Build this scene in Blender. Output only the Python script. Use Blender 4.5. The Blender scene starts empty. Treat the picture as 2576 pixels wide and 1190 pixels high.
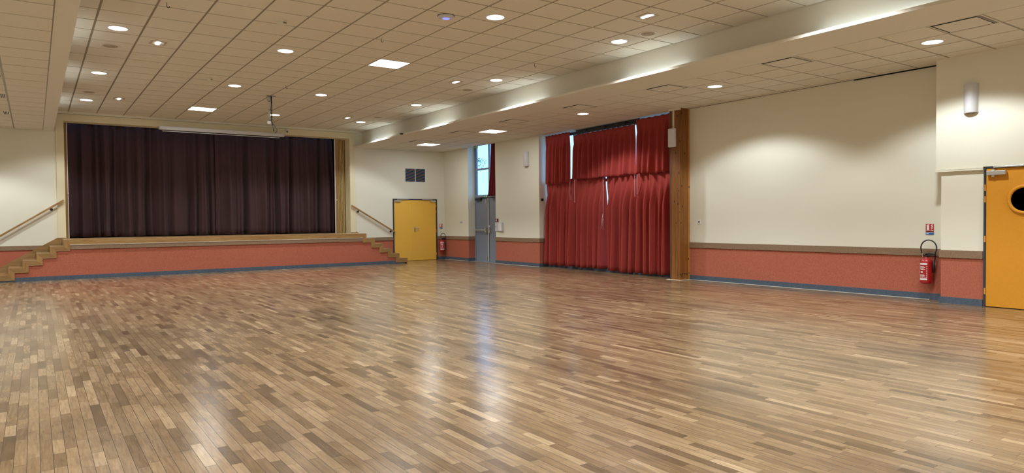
import bpy, math, random
from mathutils import Vector, Matrix
random.seed(7)
S = bpy.context.scene
COL = S.collection
PI = math.pi
# ------------------------------------------------------------------ room dimensions (metres)
XR, YB, YS = 11.55, 20.61, 19.45          # right wall, stage wall, stage front
XL, YF = -2.85, -4.5                       # left wall, wall behind the camera
ZH, ZL = 4.155, 3.655                      # high ceiling, low side ceilings
DECK = .955
# ------------------------------------------------------------------ materials
def M(name, col, rough=.6, metal=0, emit=None, es=0, spec=.5, coat=0, sheen=0):
    m = bpy.data.materials.new(name); m.use_nodes = True
    b = m.node_tree.nodes['Principled BSDF']
    b.inputs['Base Color'].default_value = (*col, 1); b.inputs['Roughness'].default_value = rough
    b.inputs['Metallic'].default_value = metal; b.inputs['Specular IOR Level'].default_value = spec
    b.inputs['Coat Weight'].default_value = coat; b.inputs['Sheen Weight'].default_value = sheen
    if emit: b.inputs['Emission Color'].default_value = (*emit, 1); b.inputs['Emission Strength'].default_value = es
    return m
class NT:
    def __init__(s, m): s.t = m.node_tree; s.b = s.t.nodes['Principled BSDF']
    def n(s, typ, **kw):
        x = s.t.nodes.new(typ)
        for k, v in kw.items(): setattr(x, k, v)
        return x
    def l(s, a, b): s.t.links.new(a, b)
    def math(s, op, a, b=None, c=None):
        x = s.n('ShaderNodeMath', operation=op)
        for i, v in enumerate((a, b, c)):
            if v is None: continue
            if isinstance(v, (int, float)): x.inputs[i].default_value = v
            else: s.l(v, x.inputs[i])
        return x.outputs[0]
    def comb(s, x, y, z=0):
        c = s.n('ShaderNodeCombineXYZ')
        for i, v in enumerate((x, y, z)):
            if isinstance(v, (int, float)): c.inputs[i].default_value = v
            else: s.l(v, c.inputs[i])
        return c.outputs[0]
    def noise(s, vec, scale, detail=3, rough=.55):
        x = s.n('ShaderNodeTexNoise'); x.inputs['Scale'].default_value = scale
        x.inputs['Detail'].default_value = detail; x.inputs['Roughness'].default_value = rough
        if vec is not None: s.l(vec, x.inputs['Vector'])
        return x.outputs['Fac']
    def mapping(s, vec, scale):
        x = s.n('ShaderNodeMapping'); x.inputs['Scale'].default_value = scale; s.l(vec, x.inputs['Vector']); return x.outputs[0]
    def ramp(s, fac, stops, interp='LINEAR'):
        r = s.n('ShaderNodeValToRGB'); e = r.color_ramp.elements; r.color_ramp.interpolation = interp
        while len(e) < len(stops): e.new(.5)
        for q, (p, c) in zip(e, stops): q.position = p; q.color = (*c, 1)
        s.l(fac, r.inputs[0]); return r.outputs[0]
    def mix(s, fac, a, b, typ='MIX'):
        x = s.n('ShaderNodeMix', data_type='RGBA', blend_type=typ)
        for i, v in ((0, fac), (6, a), (7, b)):
            if isinstance(v, (int, float)): x.inputs[i].default_value = v
            elif isinstance(v, tuple): x.inputs[i].default_value = (*v, 1)
            else: s.l(v, x.inputs[i])
        return x.outputs[2]
    def pos(s): return s.n('ShaderNodeNewGeometry').outputs['Position']
    def bump(s, h, strength, dist=.01):
        x = s.n('ShaderNodeBump'); x.inputs['Strength'].default_value = strength; x.inputs['Distance'].default_value = dist
        s.l(h, x.inputs['Height']); s.l(x.outputs[0], s.b.inputs['Normal'])
def speckle(name, a, b, scale, rough=.8, bump=.15, dist=.004, sheen=0, spec=.3, detail=4):
    m = M(name, a, rough, sheen=sheen, spec=spec); t = NT(m); p = t.pos()
    f = t.noise(p, scale, detail)
    t.l(t.ramp(f, [(.35, a), (.65, b)]), t.b.inputs['Base Color']); t.bump(f, bump, dist)
    return m
def wood(name, cols, axis='x', scale=3.0, rough=.4, knots=False, plank=None):
    m = M(name, cols[0], rough, spec=.4); t = NT(m); p = t.n('ShaderNodeTexCoord').outputs['Object']
    sc = {'x': (1.2, 22, 22), 'y': (22, 1.2, 22), 'z': (22, 22, 1.2)}[axis]
    f = t.noise(t.mapping(p, sc), scale, 6, .6)
    big = t.noise(t.mapping(p, tuple(v * .12 for v in sc)), scale, 2)
    c = t.ramp(f, [(.3, cols[0]), (.5, cols[1]), (.72, cols[2])])
    c = t.mix(.35, c, t.ramp(big, [(.35, cols[0]), (.65, cols[2])]))
    if knots:
        v = t.n('ShaderNodeTexVoronoi', feature='F1'); v.inputs['Scale'].default_value = 5; v.inputs['Randomness'].default_value = 1
        t.l(t.mapping(p, (1.6, 1.6, .8)), v.inputs['Vector'])
        k = t.math('LESS_THAN', v.outputs['Distance'], .11)
        c = t.mix(k, c, (.018, .010, .005))
    t.l(c, t.b.inputs['Base Color']); t.bump(f, .12, .003)
    return m

def paint_mat(name, col, rough=.85):
    m = M(name, col, rough, spec=.25); t = NT(m); p = t.pos()
    f = t.noise(p, 90, 3); g = t.noise(p, .7, 3)
    t.l(t.mix(g, tuple(c * .97 for c in col), tuple(min(1, c * 1.03) for c in col)), t.b.inputs['Base Color'])
    t.bump(f, .12, .003); return m
cream = paint_mat('cream wall paint', (.80, .775, .645))
warmcream = paint_mat('yellowish gloss paint', (.78, .70, .49), .6)
plaster = paint_mat('white plaster', (.76, .72, .62))
tilem = M('mineral ceiling tile', (.76, .715, .61), .95, spec=.1); t = NT(tilem); p = t.pos()
f = t.noise(p, 160, 2)
g = t.n('ShaderNodeTexWhiteNoise', noise_dimensions='2D')
t.l(t.n('ShaderNodeVectorMath', operation='FLOOR').outputs[0], g.inputs['Vector'])
t.l(t.ramp(f, [(.3, (.70, .65, .54)), (.6, (.79, .745, .64))]), t.b.inputs['Base Color']); t.bump(f, .2, .002)
tbar = M('ceiling grid bars', (.30, .25, .175), .4)
red = speckle('terracotta wall textile', (.37, .098, .060), (.51, .165, .098), 110, .9, .2)
base = speckle('slate blue skirting', (.070, .094, .13), (.095, .125, .17), 30, .45, .05)
taupe = speckle('taupe dado rail', (.235, .15, .09), (.29, .19, .12), 40, .5, .05)
oak = wood('honey oak', [(.22, .11, .035), (.36, .20, .07), (.46, .28, .11)], 'x')
oakz = wood('honey oak upright', [(.22, .11, .035), (.36, .20, .07), (.46, .28, .11)], 'z')
oakd = wood('stair oak', [(.20, .11, .04), (.31, .175, .065), (.40, .24, .10)], 'x', 4)
deckm = wood('stage deck boards', [(.30, .17, .07), (.42, .26, .12), (.52, .34, .17)], 'x', 3, .35)
glulam = wood('glued laminated timber', [(.14, .046, .009), (.26, .096, .018), (.36, .15, .032)], 'z', 1.6, .45, knots=True)
planklight = wood('light knotty plank', [(.36, .15, .03), (.48, .22, .05), (.56, .29, .08)], 'z', 3, .45, knots=True)
def ochre(name, a, b): return speckle(name, a, b, 45, .55, .08, .002)
yellow = ochre('yellow door paint', (.84, .49, .072), (.87, .51, .078))
orange = ochre('orange door paint', (.69, .295, .022), (.72, .31, .025))
slate = M('dark slate frame', (.035, .042, .055), .45)
grey = speckle('blue grey metal door', (.19, .22, .27), (.23, .26, .315), 50, .4, .03)
alug = M('grey painted aluminium', (.26, .30, .37), .4, .2)
alu = M('brushed aluminium', (.62, .62, .60), .35, .8)
steel = M('dull steel', (.45, .45, .43), .4, .7)
chrome = M('chrome', (.75, .75, .75), .2, 1)
white = M('white plastic', (.82, .82, .80), .45)
offw = M('cream plastic', (.74, .70, .58), .5)
lgrey = M('light grey metal', (.60, .62, .64), .45)
lampw = M('white lacquered lamp', (.66, .66, .68), .4)
black = M('black plastic', (.012, .012, .013), .4)
dark = M('unlit dark', (.006, .006, .007), .9)
rubber = M('black rubber', (.010, .010, .011), .5)
extred = M('extinguisher red', (.42, .012, .016), .25, coat=.4)
signred = M('sign red', (.50, .015, .02), .5); signblue = M('sign blue', (.015, .13, .42), .5)
signgreen = M('sign green', (.02, .27, .15), .4)
brass = M('orange hinge', (.75, .36, .08), .35, .3)
led = M('lamp diffuser', (.9, .9, .9), .5, emit=(1, .985, .98), es=9)
ledp = M('panel diffuser', (.9, .9, .9), .5, emit=(1, .985, .97), es=9)
leds = M('spot bar', (.9, .9, .9), .5, emit=(.86, .90, 1), es=6)
tube = M('cove tube', (.9, .9, .9), .5, emit=(.76, .91, 1), es=9)
blueled = M('blue status ring', (.2, .2, .9), .5, emit=(.16, .18, 1), es=1.6)
cord = M('curtain cord', (.75, .62, .60), .7)
railm = M('black curtain rail', (.012, .014, .02), .45)
def fabric(name, a, b, sc=(50, 50, 4), rough=.9, sheen=.2):
    m = M(name, a, rough, spec=.12, sheen=sheen); t = NT(m); p = t.pos()
    f = t.noise(t.mapping(p, sc), 2.2, 4); w = t.noise(p, 260, 2)
    t.l(t.mix(f, a, b), t.b.inputs['Base Color']); t.bump(w, .15, .002)
    return m
redcloth = fabric('red curtain cloth', (.29, .036, .031), (.39, .060, .048), sheen=.05)
plum = fabric('aubergine stage velvet', (.060, .032, .034), (.100, .056, .057), sheen=.05)
glass = bpy.data.materials.new('window glass'); glass.use_nodes = True
nt = glass.node_tree; nt.nodes.clear()
o_ = nt.nodes.new('ShaderNodeOutputMaterial'); mx = nt.nodes.new('ShaderNodeMixShader'); tr = nt.nodes.new('ShaderNodeBsdfTransparent')
gl = nt.nodes.new('ShaderNodeBsdfGlossy'); gl.inputs['Roughness'].default_value = .02; fr = nt.nodes.new('ShaderNodeFresnel')
tr.inputs[0].default_value = (.93, .98, .97, 1)
gm = nt.nodes.new('ShaderNodeNewGeometry'); fm = nt.nodes.new('ShaderNodeMath'); fm.operation = 'SUBTRACT'; fm.inputs[0].default_value = 1; fm2 = nt.nodes.new('ShaderNodeMath'); fm2.operation = 'MULTIPLY'
nt.links.new(gm.outputs['Backfacing'], fm.inputs[1]); nt.links.new(fm.outputs[0], fm2.inputs[0]); nt.links.new(fr.outputs[0], fm2.inputs[1]); nt.links.new(fm2.outputs[0], mx.inputs[0]); nt.links.new(tr.outputs[0], mx.inputs[1]); nt.links.new(gl.outputs[0], mx.inputs[2]); nt.links.new(mx.outputs[0], o_.inputs[0])
darkglass = M('dark porthole glass', (.004, .005, .014), .08, spec=.6)
leaf = speckle('leaf', (.05, .10, .05), (.10, .17, .08), 8); bark = M('bark', (.12, .09, .07), .9)
lawn = speckle('pale gravel', (.30, .30, .28), (.38, .38, .35), 3)

# parquet : narrow oak strips running towards the stage
floorm = M('oak strip parquet', (.3, .2, .1), .3); t = NT(floorm)
sx = t.n('ShaderNodeSeparateXYZ'); t.l(t.pos(), sx.inputs[0]); X_, Y_ = sx.outputs[0], sx.outputs[1]
PW = .0605
rowf = t.math('DIVIDE', X_, PW); row = t.math('FLOOR', rowf); rfr = t.math('FRACT', rowf)
wn = t.n('ShaderNodeTexWhiteNoise', noise_dimensions='1D'); t.l(row, wn.inputs['W']); r1 = wn.outputs['Value']
wn2 = t.n('ShaderNodeTexWhiteNoise', noise_dimensions='1D'); t.l(t.math('ADD', row, 71.3), wn2.inputs['W']); r2 = wn2.outputs['Value']
L_ = t.math('MULTIPLY_ADD', r1, .30, .34)
colf = t.math('DIVIDE', t.math('MULTIPLY_ADD', r2, 3.0, Y_), L_)
colw = t.math('ADD', colf, t.math('MULTIPLY', t.math('SINE', t.math('MULTIPLY', colf, 1.7)), .28))
cid = t.math('FLOOR', colw); cfr = t.math('FRACT', colw)
w3 = t.n('ShaderNodeTexWhiteNoise', noise_dimensions='3D'); t.l(t.comb(row, cid, 3.1), w3.inputs['Vector']); pid = w3.outputs['Value']
w4 = t.n('ShaderNodeTexWhiteNoise', noise_dimensions='3D'); t.l(t.comb(row, cid, 9.7), w4.inputs['Vector']); pid2 = w4.outputs['Value']
tone = t.ramp(pid, [(0, (.150, .090, .046)), (.12, (.220, .137, .070)), (.50, (.308, .200, .106)), (.88, (.360, .240, .132)), (.965, (.43, .295, .168)), (1, (.51, .36, .21))])
gv = t.comb(t.math('MULTIPLY_ADD', pid2, 13, t.math('MULTIPLY', X_, 70)), t.math('MULTIPLY', Y_, 5), t.math('MULTIPLY', pid, 40))
grain = t.noise(gv, 1.0, 5, .62)
wave = t.n('ShaderNodeTexWave', wave_type='BANDS', bands_direction='X'); wave.inputs['Scale'].default_value = .9
wave.inputs['Distortion'].default_value = 9; wave.inputs['Detail'].default_value = 3; wave.inputs['Detail Scale'].default_value = 1.2; t.l(gv, wave.inputs['Vector'])
c = t.mix(.55, tone, t.ramp(grain, [(.28, (.36, .30, .26)), (.62, (1, 1, 1))]), 'MULTIPLY')
c = t.mix(t.math('MULTIPLY', pid2, .30), c, t.ramp(wave.outputs['Fac'], [(0, (.50, .44, .40)), (.6, (1, 1, 1))]), 'MULTIPLY')
wear = t.noise(t.mapping(t.pos(), (.9, .55, 1)), .75, 5, .6)
c = t.mix(.8, c, t.ramp(wear, [(.36, (.66, .65, .68)), (.50, (.96, .96, .96)), (.7, (1.0, 1.0, 1.0))]), 'MULTIPLY')
smudge = t.noise(t.mapping(t.pos(), (6, 3, 1)), 1.5, 4, .6)
c = t.mix(.38, c, t.ramp(smudge, [(.30, (.62, .60, .58)), (.50, (1, 1, 1))]), 'MULTIPLY')
gapx = t.math('LESS_THAN', t.math('ABSOLUTE', t.math('SUBTRACT', rfr, .5)), .478)
gapy = t.math('GREATER_THAN', t.math('MULTIPLY', t.math('SUBTRACT', .5, t.math('ABSOLUTE', t.math('SUBTRACT', cfr, .5))), L_), .0010)
solid = t.math('MULTIPLY', gapx, gapy)
c = t.mix(solid, (.045, .026, .016), c)
t.l(c, t.b.inputs['Base Color'])
rg = t.math('MULTIPLY_ADD', pid2, .05, t.math('MULTIPLY_ADD', smudge, .12, .13))
t.l(rg, t.b.inputs['Roughness'])
t.b.inputs['Specular IOR Level'].default_value = .42
h = t.math('ADD', t.math('MULTIPLY', solid, 1.0), t.math('MULTIPLY', grain, .35))
h = t.math('ADD', h, t.math('MULTIPLY', pid, .3))
t.bump(h, .30, .0011)

# ------------------------------------------------------------------ mesh building
class MB:
    def __init__(s): s.v = []; s.f = []; s.m = []; s.sm = []
    def add(s, vs, fs, mi=0, smooth=False):
        o = len(s.v); s.v += [tuple(v) for v in vs]
        for f in fs: s.f.append([i + o for i in f]); s.m.append(mi); s.sm.append(smooth)
        return s
    def box(s, x0, x1, y0, y1, z0, z1, mi=0):
        vs = [(x, y, z) for z in (z0, z1) for y in (y0, y1) for x in (x0, x1)]
        return s.add(vs, [(0, 2, 3, 1), (4, 5, 7, 6), (0, 1, 5, 4), (2, 6, 7, 3), (0, 4, 6, 2), (1, 3, 7, 5)], mi)
    def prism(s, poly, a0, a1, axis='y', mi=0):     # poly in the two other axes
        def P(u, v, a): return {'y': (u, a, v), 'x': (a, u, v), 'z': (u, v, a)}[axis]
        n = len(poly); vs = [P(u, v, a0) for u, v in poly] + [P(u, v, a1) for u, v in poly]
        return s.add(vs, [list(range(n))[::-1], list(range(n, 2 * n))] + [(i, (i + 1) % n, n + (i + 1) % n, n + i) for i in range(n)], mi)
    def lathe(s, prof, c, axis='z', n=24, mi=0, smooth=True, a0=0, a1=2 * PI):   # prof [(r, h)]
        full = abs(a1 - a0 - 2 * PI) < 1e-6; k = n if full else n + 1
        vs = []
        for r, h in prof:
            for i in range(k):
                a = a0 + (a1 - a0) * i / n; u, w = r * math.cos(a), r * math.sin(a)
                d = {'z': (u, w, h), 'x': (h, u, w), 'y': (u, h, w)}[axis]; vs.append((c[0] + d[0], c[1] + d[1], c[2] + d[2]))
        fs = []
        for j in range(len(prof) - 1):
            for i in range(n):
                i2 = (i + 1) % k; fs.append((j * k + i, j * k + i2, (j + 1) * k + i2, (j + 1) * k + i))
        s.add(vs, fs, mi, smooth)
        for j in (0, len(prof) - 1):
            if prof[j][0] > 1e-6: s.add([vs[j * k + i] for i in range(k)], [list(range(k))], mi)
        return s
    def cyl(s, c, r, h0, h1, axis='z', n=24, mi=0, **k): return s.lathe([(r, h0), (r, h1)], c, axis, n, mi, **k)
    def tube(s, pts, r, n=8, mi=0):
        pts = [Vector(p) for p in pts]; vs = []; 
        for i, p in enumerate(pts):
            d = (pts[min(i + 1, len(pts) - 1)] - pts[max(i - 1, 0)]).normalized()
            a = d.cross(Vector((0, 0, 1)));
            if a.length < 1e-3: a = d.cross(Vector((0, 1, 0)))
            a.normalize(); b = d.cross(a).normalized()
            if i and (a.dot(pa) < 0): a, b = -a, -b
            pa = a
            rr = r[i] if isinstance(r, (list, tuple)) else r
            for k in range(n):
                t_ = 2 * PI * k / n; vs.append(p + a * rr * math.cos(t_) + b * rr * math.sin(t_))
        fs = [(i * n + k, i * n + (k + 1) % n, (i + 1) * n + (k + 1) % n, (i + 1) * n + k) for i in range(len(pts) - 1) for k in range(n)]
        fs += [list(range(n))[::-1], list(range((len(pts) - 1) * n, len(pts) * n))]
        return s.add(vs, fs, mi, True)
    def build(s, name, mats, parent=None, bevel=0, loc=None):
        me = bpy.data.meshes.new(name)
        off = Vector((0, 0, 0)) if parent is None else wl(parent)
        if parent is None and loc is not None: off = Vector(loc)
        me.from_pydata([(v[0] - off.x, v[1] - off.y, v[2] - off.z) for v in s.v], [], s.f)
        if not isinstance(mats, (list, tuple)): mats = [mats]
        for m in mats: me.materials.append(m)
        for p, mi, sm in zip(me.polygons, s.m, s.sm): p.material_index = mi; p.use_smooth = sm
        me.update()
        o = bpy.data.objects.new(name, me); COL.objects.link(o)
        if parent is not None: o.parent = parent
        elif loc is not None: o.location = off
        if bevel:
            b = o.modifiers.new('bevel', 'BEVEL'); b.width = bevel; b.segments = 2; b.limit_method = 'ANGLE'
        return o
def wl(o):
    v = Vector((0, 0, 0))
    while o is not None: v += o.location; o = o.parent
    return v
def tag(o, label=None, cat=None, group=None, kind=None):
    if label: o['label'] = label
    if cat: o['category'] = cat
    if group: o['group'] = group
    if kind: o['kind'] = kind
    return o
def thing(name, label, cat, loc, group=None, kind=None):
    o = bpy.data.objects.new(name, None); o.empty_display_size = .1; COL.objects.link(o); o.location = loc
    return tag(o, label, cat, group, kind)
def copy_tree(o, loc, label=None):
    r = o.copy(); COL.objects.link(r); r.location = loc
    if label: r['label'] = label
    def rec(a, b):
        for ch in [c for c in bpy.data.objects if c.parent == a and c is not b]:
            d = ch.copy(); COL.objects.link(d); d.parent = b; rec(ch, d)
    rec(o, r)
    return r
def struct(mb, name, mats, label, cat='structure', bevel=0):
    return tag(mb.build(name, mats, bevel=bevel), label, cat, kind='structure')

# ------------------------------------------------------------------ shell
struct(MB().box(XL - .2, 12.5, YF - .2, YB + .3, -.12, 0), 'floor', floorm, 'worn oak strip parquet dance floor', 'floor')
RED_TOP = .69
def wb(mb, x0, x1, y0, y1, z0=0, z1=3.75):
    if z0 < RED_TOP < z1:
        mb.box(x0, x1, y0, y1, z0, RED_TOP, 1); mb.box(x0, x1, y0, y1, RED_TOP, z1, 0)
    else: mb.box(x0, x1, y0, y1, z0, z1, 1 if z1 <= RED_TOP else 0)
    return mb
DY0, DY1, DX = 17.44, 19.04, 11.79        # recess of the grey exit door
WY0, WY1 = 9.98, 15.235                    # curtained window recess
XN, YN = 11.22, 4.785                      # thicker wall by the orange door
for w, lb in ((wb(MB(), XR, 11.87, DY1, YB + .3), 'cream wall between the far corner and the exit door'), (wb(MB(), XR, 12.12, WY1, DY0), 'cream wall between exit door and red curtains'),
              (wb(MB(), XR, 12.12, YN - .3, WY0), 'long blank cream wall above a terracotta dado'), (wb(MB(), XN, 12.12, 4.215, YN), 'thicker wall piece left of the orange door'),
              (wb(MB(), XN, 12.12, YF, 3.25), 'wall beyond the orange door'), (wb(MB(), XN, 12.12, 3.25, 4.215, 2.015, 3.75), 'wall over the orange door'),
              (wb(MB(), 11.19, XN, YF, YN, 2.013, 3.75).box(11.19, XR, YN, 4.848, 2.013, 3.75), 'boxed-out cream upper wall over the orange door')):
    struct(w, 'wall_right', [cream, red], lb, 'wall')
w = MB(); wb(w, XL, .655, YB, YB + .3, 0, 4.4); wb(w, 8.165, 9.65, YB, YB + .3, 0, 4.4); wb(w, 11.235, XR, YB, YB + .3, 0, 3.9); wb(w, 9.65, 11.235, YB, YB + .3, 2.035, 3.9)
w.box(.655, 8.165, YB, YB + .3, 3.925, 4.4, 0); w.box(.655, 8.165, YB, YB + .3, 0, .90, 1)
struct(w, 'wall_back', [cream, red], 'cream stage wall with terracotta lower band around the stage opening', 'wall')
struct(wb(MB(), XL - .2, XL, YF, YB + .3, 0, 4.4), 'wall_left', [cream, red], 'cream left wall above a terracotta dado', 'wall')
struct(wb(MB(), XL, 12.4, YF - .2, YF, 0, 4.4), 'wall_front', [cream, red], 'cream wall at the far side behind the viewer', 'wall')
# stage box behind the opening
w = MB(); w.box(-1.2, 10, 23.6, 23.8, 0, 4.8); w.box(-1.4, -1.2, YB + .3, 23.8, 0, 4.8); w.box(10, 10.2, YB + .3, 23.8, 0, 4.8); w.box(-1.4, 10.2, YB + .3, 23.8, 4.7, 4.8)
struct(w, 'wall_stage', dark, 'dark backstage walls behind the stage curtain', 'wall')
struct(MB().box(-1.19, 9.99, YB + .302, 23.59, DECK - .05, DECK - .001), 'floor_stage', deckm, 'backstage floor behind the curtain', 'floor')
# architrave and jambs of the stage opening
w = MB(); w.box(.485, .655, YB - .032, YB, .98, 4.09); w.box(8.165, 8.335, YB - .032, YB, .98, 4.09); w.box(.655, 8.165, YB - .032, YB, 3.92, 4.09)
w.box(.63, .659, YB - .001, 20.97, .955, 3.95); w.box(8.161, 8.20, YB - .001, 20.97, .955, 3.95); w.box(.659, 8.161, YB - .001, 20.97, 3.916, 3.95)
struct(w, 'trim_1', [warmcream], 'cream architrave framing the stage opening', 'trim')
struct(MB().box(.13, 8.6, YB - .035, YB, 4.10, 4.156), 'trim_2', cream, 'cream cornice strip under the ceiling over the stage', 'trim')

# dado rails and skirtings
def bands(segs, z0, z1, p):
    mb = MB()
    for s in segs:
        k = s[0]
        if k == 'x-': mb.box(s[1] - p, s[1], s[2], s[3], z0, z1)      # wall facing -x
        if k == 'x+': mb.box(s[1], s[1] + p, s[2], s[3], z0, z1)
        if k == 'y-': mb.box(s[2], s[3], s[1] - p, s[1], z0, z1)      # wall facing -y
        if k == 'y+': mb.box(s[2], s[3], s[1], s[1] + p, z0, z1)
    return mb
rs = [('x-', XR, DY1 - .02, YB), ('y-', DY1, XR - .02, DX), ('x-', XR, WY1 - .02, DY0 + .02), ('y-', WY1, XR - .02, 11.86), ('x-', XR, YN, 9.92),
      ('x-', XN, 4.225, YN + .02), ('y+', YN, XN - .02, XR), ('x-', XN, YF, 3.25)]
struct(bands(rs, .685, .80, .022), 'trim_3', taupe, 'taupe dado rail along the right-hand wall', 'trim', .004)
struct(bands(rs, 0, .098, .014), 'baseboard_right', base, 'slate blue skirting along the right-hand wall', 'skirting')
bs = [('y-', YB, XL, .22), ('y-', YB, 8.2, 9.62), ('y-', YB, 11.265, XR)]
struct(bands(bs, .69, .80, .022), 'trim_4', taupe, 'taupe dado rail along the stage wall', 'trim', .004)
struct(bands(bs, 0, .098, .014), 'baseboard_back', base, 'slate blue skirting along the stage wall', 'skirting')
struct(bands([('x+', XL, YF, YB)], .69, .80, .022), 'trim_5', taupe, 'taupe dado rail along the left wall', 'trim')
struct(bands([('x+', XL, YF, YB)], 0, .098, .014), 'baseboard_left', base, 'slate blue skirting along the left wall', 'skirting')
# moulding under the boxed-out upper wall
w = MB()
for p_, z0, z1 in ((.014, 1.970, 1.988), (.008, 1.988, 1.992), (.014, 1.992, 2.0125)):
    w.box(11.19 - p_, XN, 4.216, 4.848 + p_, z0, z1).box(XN, XR, YN, 4.848 + p_, z0, z1)
struct(w, 'trim_6', cream, 'cream moulding under the boxed-out wall by the orange door', 'trim')
# dark strip put in for the shade in the gap along the low ceiling
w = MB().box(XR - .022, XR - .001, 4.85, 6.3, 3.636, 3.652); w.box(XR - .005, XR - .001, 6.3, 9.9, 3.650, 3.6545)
struct(w, 'gap_shade_strip', dark, 'dark strip for the shade in the gap between low ceiling and right-hand wall', 'trim')
# thin sealant line at the foot of the right wall
w = bands([('x-', XR - .014, DY1, YB), ('x-', XR - .014, WY1, DY0), ('x-', XR - .014, YN + .3, 9.9)], 0, .005, .014)
struct(w, 'trim_8', offw, 'pale sealant line at the foot of the right-hand wall', 'trim')

# ------------------------------------------------------------------ ceilings
def tiles(xl, yl, z, skip, G=.029):
    mb = MB(); r = random.Random(3)
    for i in range(len(xl) - 1):
        for j in range(len(yl) - 1):
            cx, cy = (xl[i] + xl[i + 1]) / 2, (yl[j] + yl[j + 1]) / 2
            if any(abs(cx - a) < .3 and abs(cy - b) < .3 for a, b in skip): continue
            d = r.uniform(-.0012, .0012)
            mb.box(xl[i] + G / 2, xl[i + 1] - G / 2, yl[j] + G / 2, yl[j + 1] - G / 2, z + d, z + .013 + d)
    mb.box(xl[0], xl[-1], yl[0], yl[-1], z + .007, z + .012, 1)
    mb.box(xl[0], xl[-1], yl[0], yl[-1], z + .10, z + .14, 0)
    return mb
def lines(a, step, lo, hi):
    k0 = math.ceil((lo - a) / step + 1e-6); r = [lo]; k = k0
    while a + k * step < hi - 1e-6: r.append(a + k * step); k += 1
    return r + [hi]
xh = lines(.765, .608, .12, 8.6); yh = lines(9.44, .5835, YF, YB)
yl_ = lines(3.46, .6, YF, YB); xlow = [9.10, 9.69, 10.26, 10.84, 11.42, XR]
def cell(xs, ys, x, y):
    i = max(k for k in range(len(xs) - 1) if xs[k] <= x); j = max(k for k in range(len(ys) - 1) if ys[k] <= y)
    return (xs[i] + xs[i + 1]) / 2, (ys[j] + ys[j + 1]) / 2, xs[i], xs[i + 1], ys[j], ys[j + 1]
PANH = [cell(xh, yh, 5.33, 11.55), cell(xh, yh, 3.45, 18.40)]
PANL = [cell(xlow, yl_, 10.05, 15.15), cell(xlow, yl_, 10.0, 18.5)]
DIF = [(9.395, y) for y in (3.76, 6.16, 8.56, 10.96, 13.36, 15.76, 17.9)]
DIFc = [cell(xlow, yl_, 9.39, y) for y in (3.76, 6.16, 8.56, 10.96, 13.36, 15.70, 17.86)]
def fix(mb, name, label): return struct(mb, name, [tilem, tbar], label, 'ceiling')
fix(tiles(xh, yh, ZH, [p[:2] for p in PANH]), 'ceiling', 'high suspended ceiling of square mineral tiles over the dance floor')
fix(tiles(xlow, yl_, ZL, [p[:2] for p in PANL] + [p[:2] for p in DIFc]), 'ceiling_right', 'low suspended tile ceiling along the right-hand wall')
xs_l = [XL, -2.15, -1.55, -.95, -.35, .235]
fix(tiles(xs_l, yl_, ZL, []), 'ceiling_left', 'low suspended tile ceiling along the left wall')
# cove beams (board, lip, upright face, plaster band)
w = MB().box(8.27, 9.10, YF, YB, ZL, ZL + .02); w.box(8.271, 8.284, YF, YB, ZL + .019, ZL + .042); w.box(8.6, 8.72, YF, YB, ZL + .019, 4.4)
w.box(8.7, XR, YF, YB, 3.80, 3.9)
w.box(XR, 12.12, WY0 - .3, WY1 + .1, 3.662, 3.75); w.box(XR - .01, 12.0, DY0 - .1, DY1 + .1, 3.80, 3.9)
struct(w, 'trim_9', plaster, 'white plaster beam with light cove between high ceiling and right low ceiling', 'beam')
w = MB().box(.235, .45, YF, YB, ZL, ZL + .02); w.box(.12, .24, YF, YB, ZL + .014, ZL + .02); w.box(.436, .449, YF, YB, ZL + .019, ZL + .042); w.box(.02, .12, YF, YB, ZL + .013, 4.4); w.box(.255, .449, YF, YB, ZL - .004, ZL + .001)
w.box(XL - .1, .10, YF, YB, 3.80, 3.9)
struct(w, 'trim_10', plaster, 'white plaster beam with light cove at the left edge of the high ceiling', 'beam')
struct(MB().box(XL - .2, 12.5, YF - .2, YB + .3, 4.42, 4.5), 'ceiling_slab', plaster, 'roof slab above the suspended ceilings', 'ceiling')

# ------------------------------------------------------------------ light fittings
def add_light(name, typ, loc, power, parent=None, **kw):
    d = bpy.data.lights.new(name, typ); d.energy = power
    for k, v in kw.items(): setattr(d, k, v)
    o = bpy.data.objects.new(name, d); COL.objects.link(o)
    if parent is not None: o.parent = parent; o.location = Vector(loc) - wl(parent)
    else: o.location = loc
    return o
P_DOWN, P_LOW = 215, 235
LCOL = (.90, .97, 1.0)
def downlight(loc, label, group, power):
    x, y, z = loc
    r = thing('downlight', label, 'ceiling light', loc, group)
    MB().lathe([(.122, -.001), (.124, -.008), (.138, -.007), (.142, 0)], loc, n=32).build('trim_ring', white, r)
    MB().lathe([(.001, -.0045), (.121, -.0045), (.121, 0)], loc, n=32).build('diffuser', led, r)
    add_light('lamp', 'SPOT', (x, y, z - .02), power, r, color=LCOL, spot_size=math.radians(134), spot_blend=.30, shadow_soft_size=.10)
    return r
GH = 'round downlights in the high ceiling'; GL = 'round downlights in the right low ceiling'
hl = {(1.06, 8.05): None}
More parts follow.
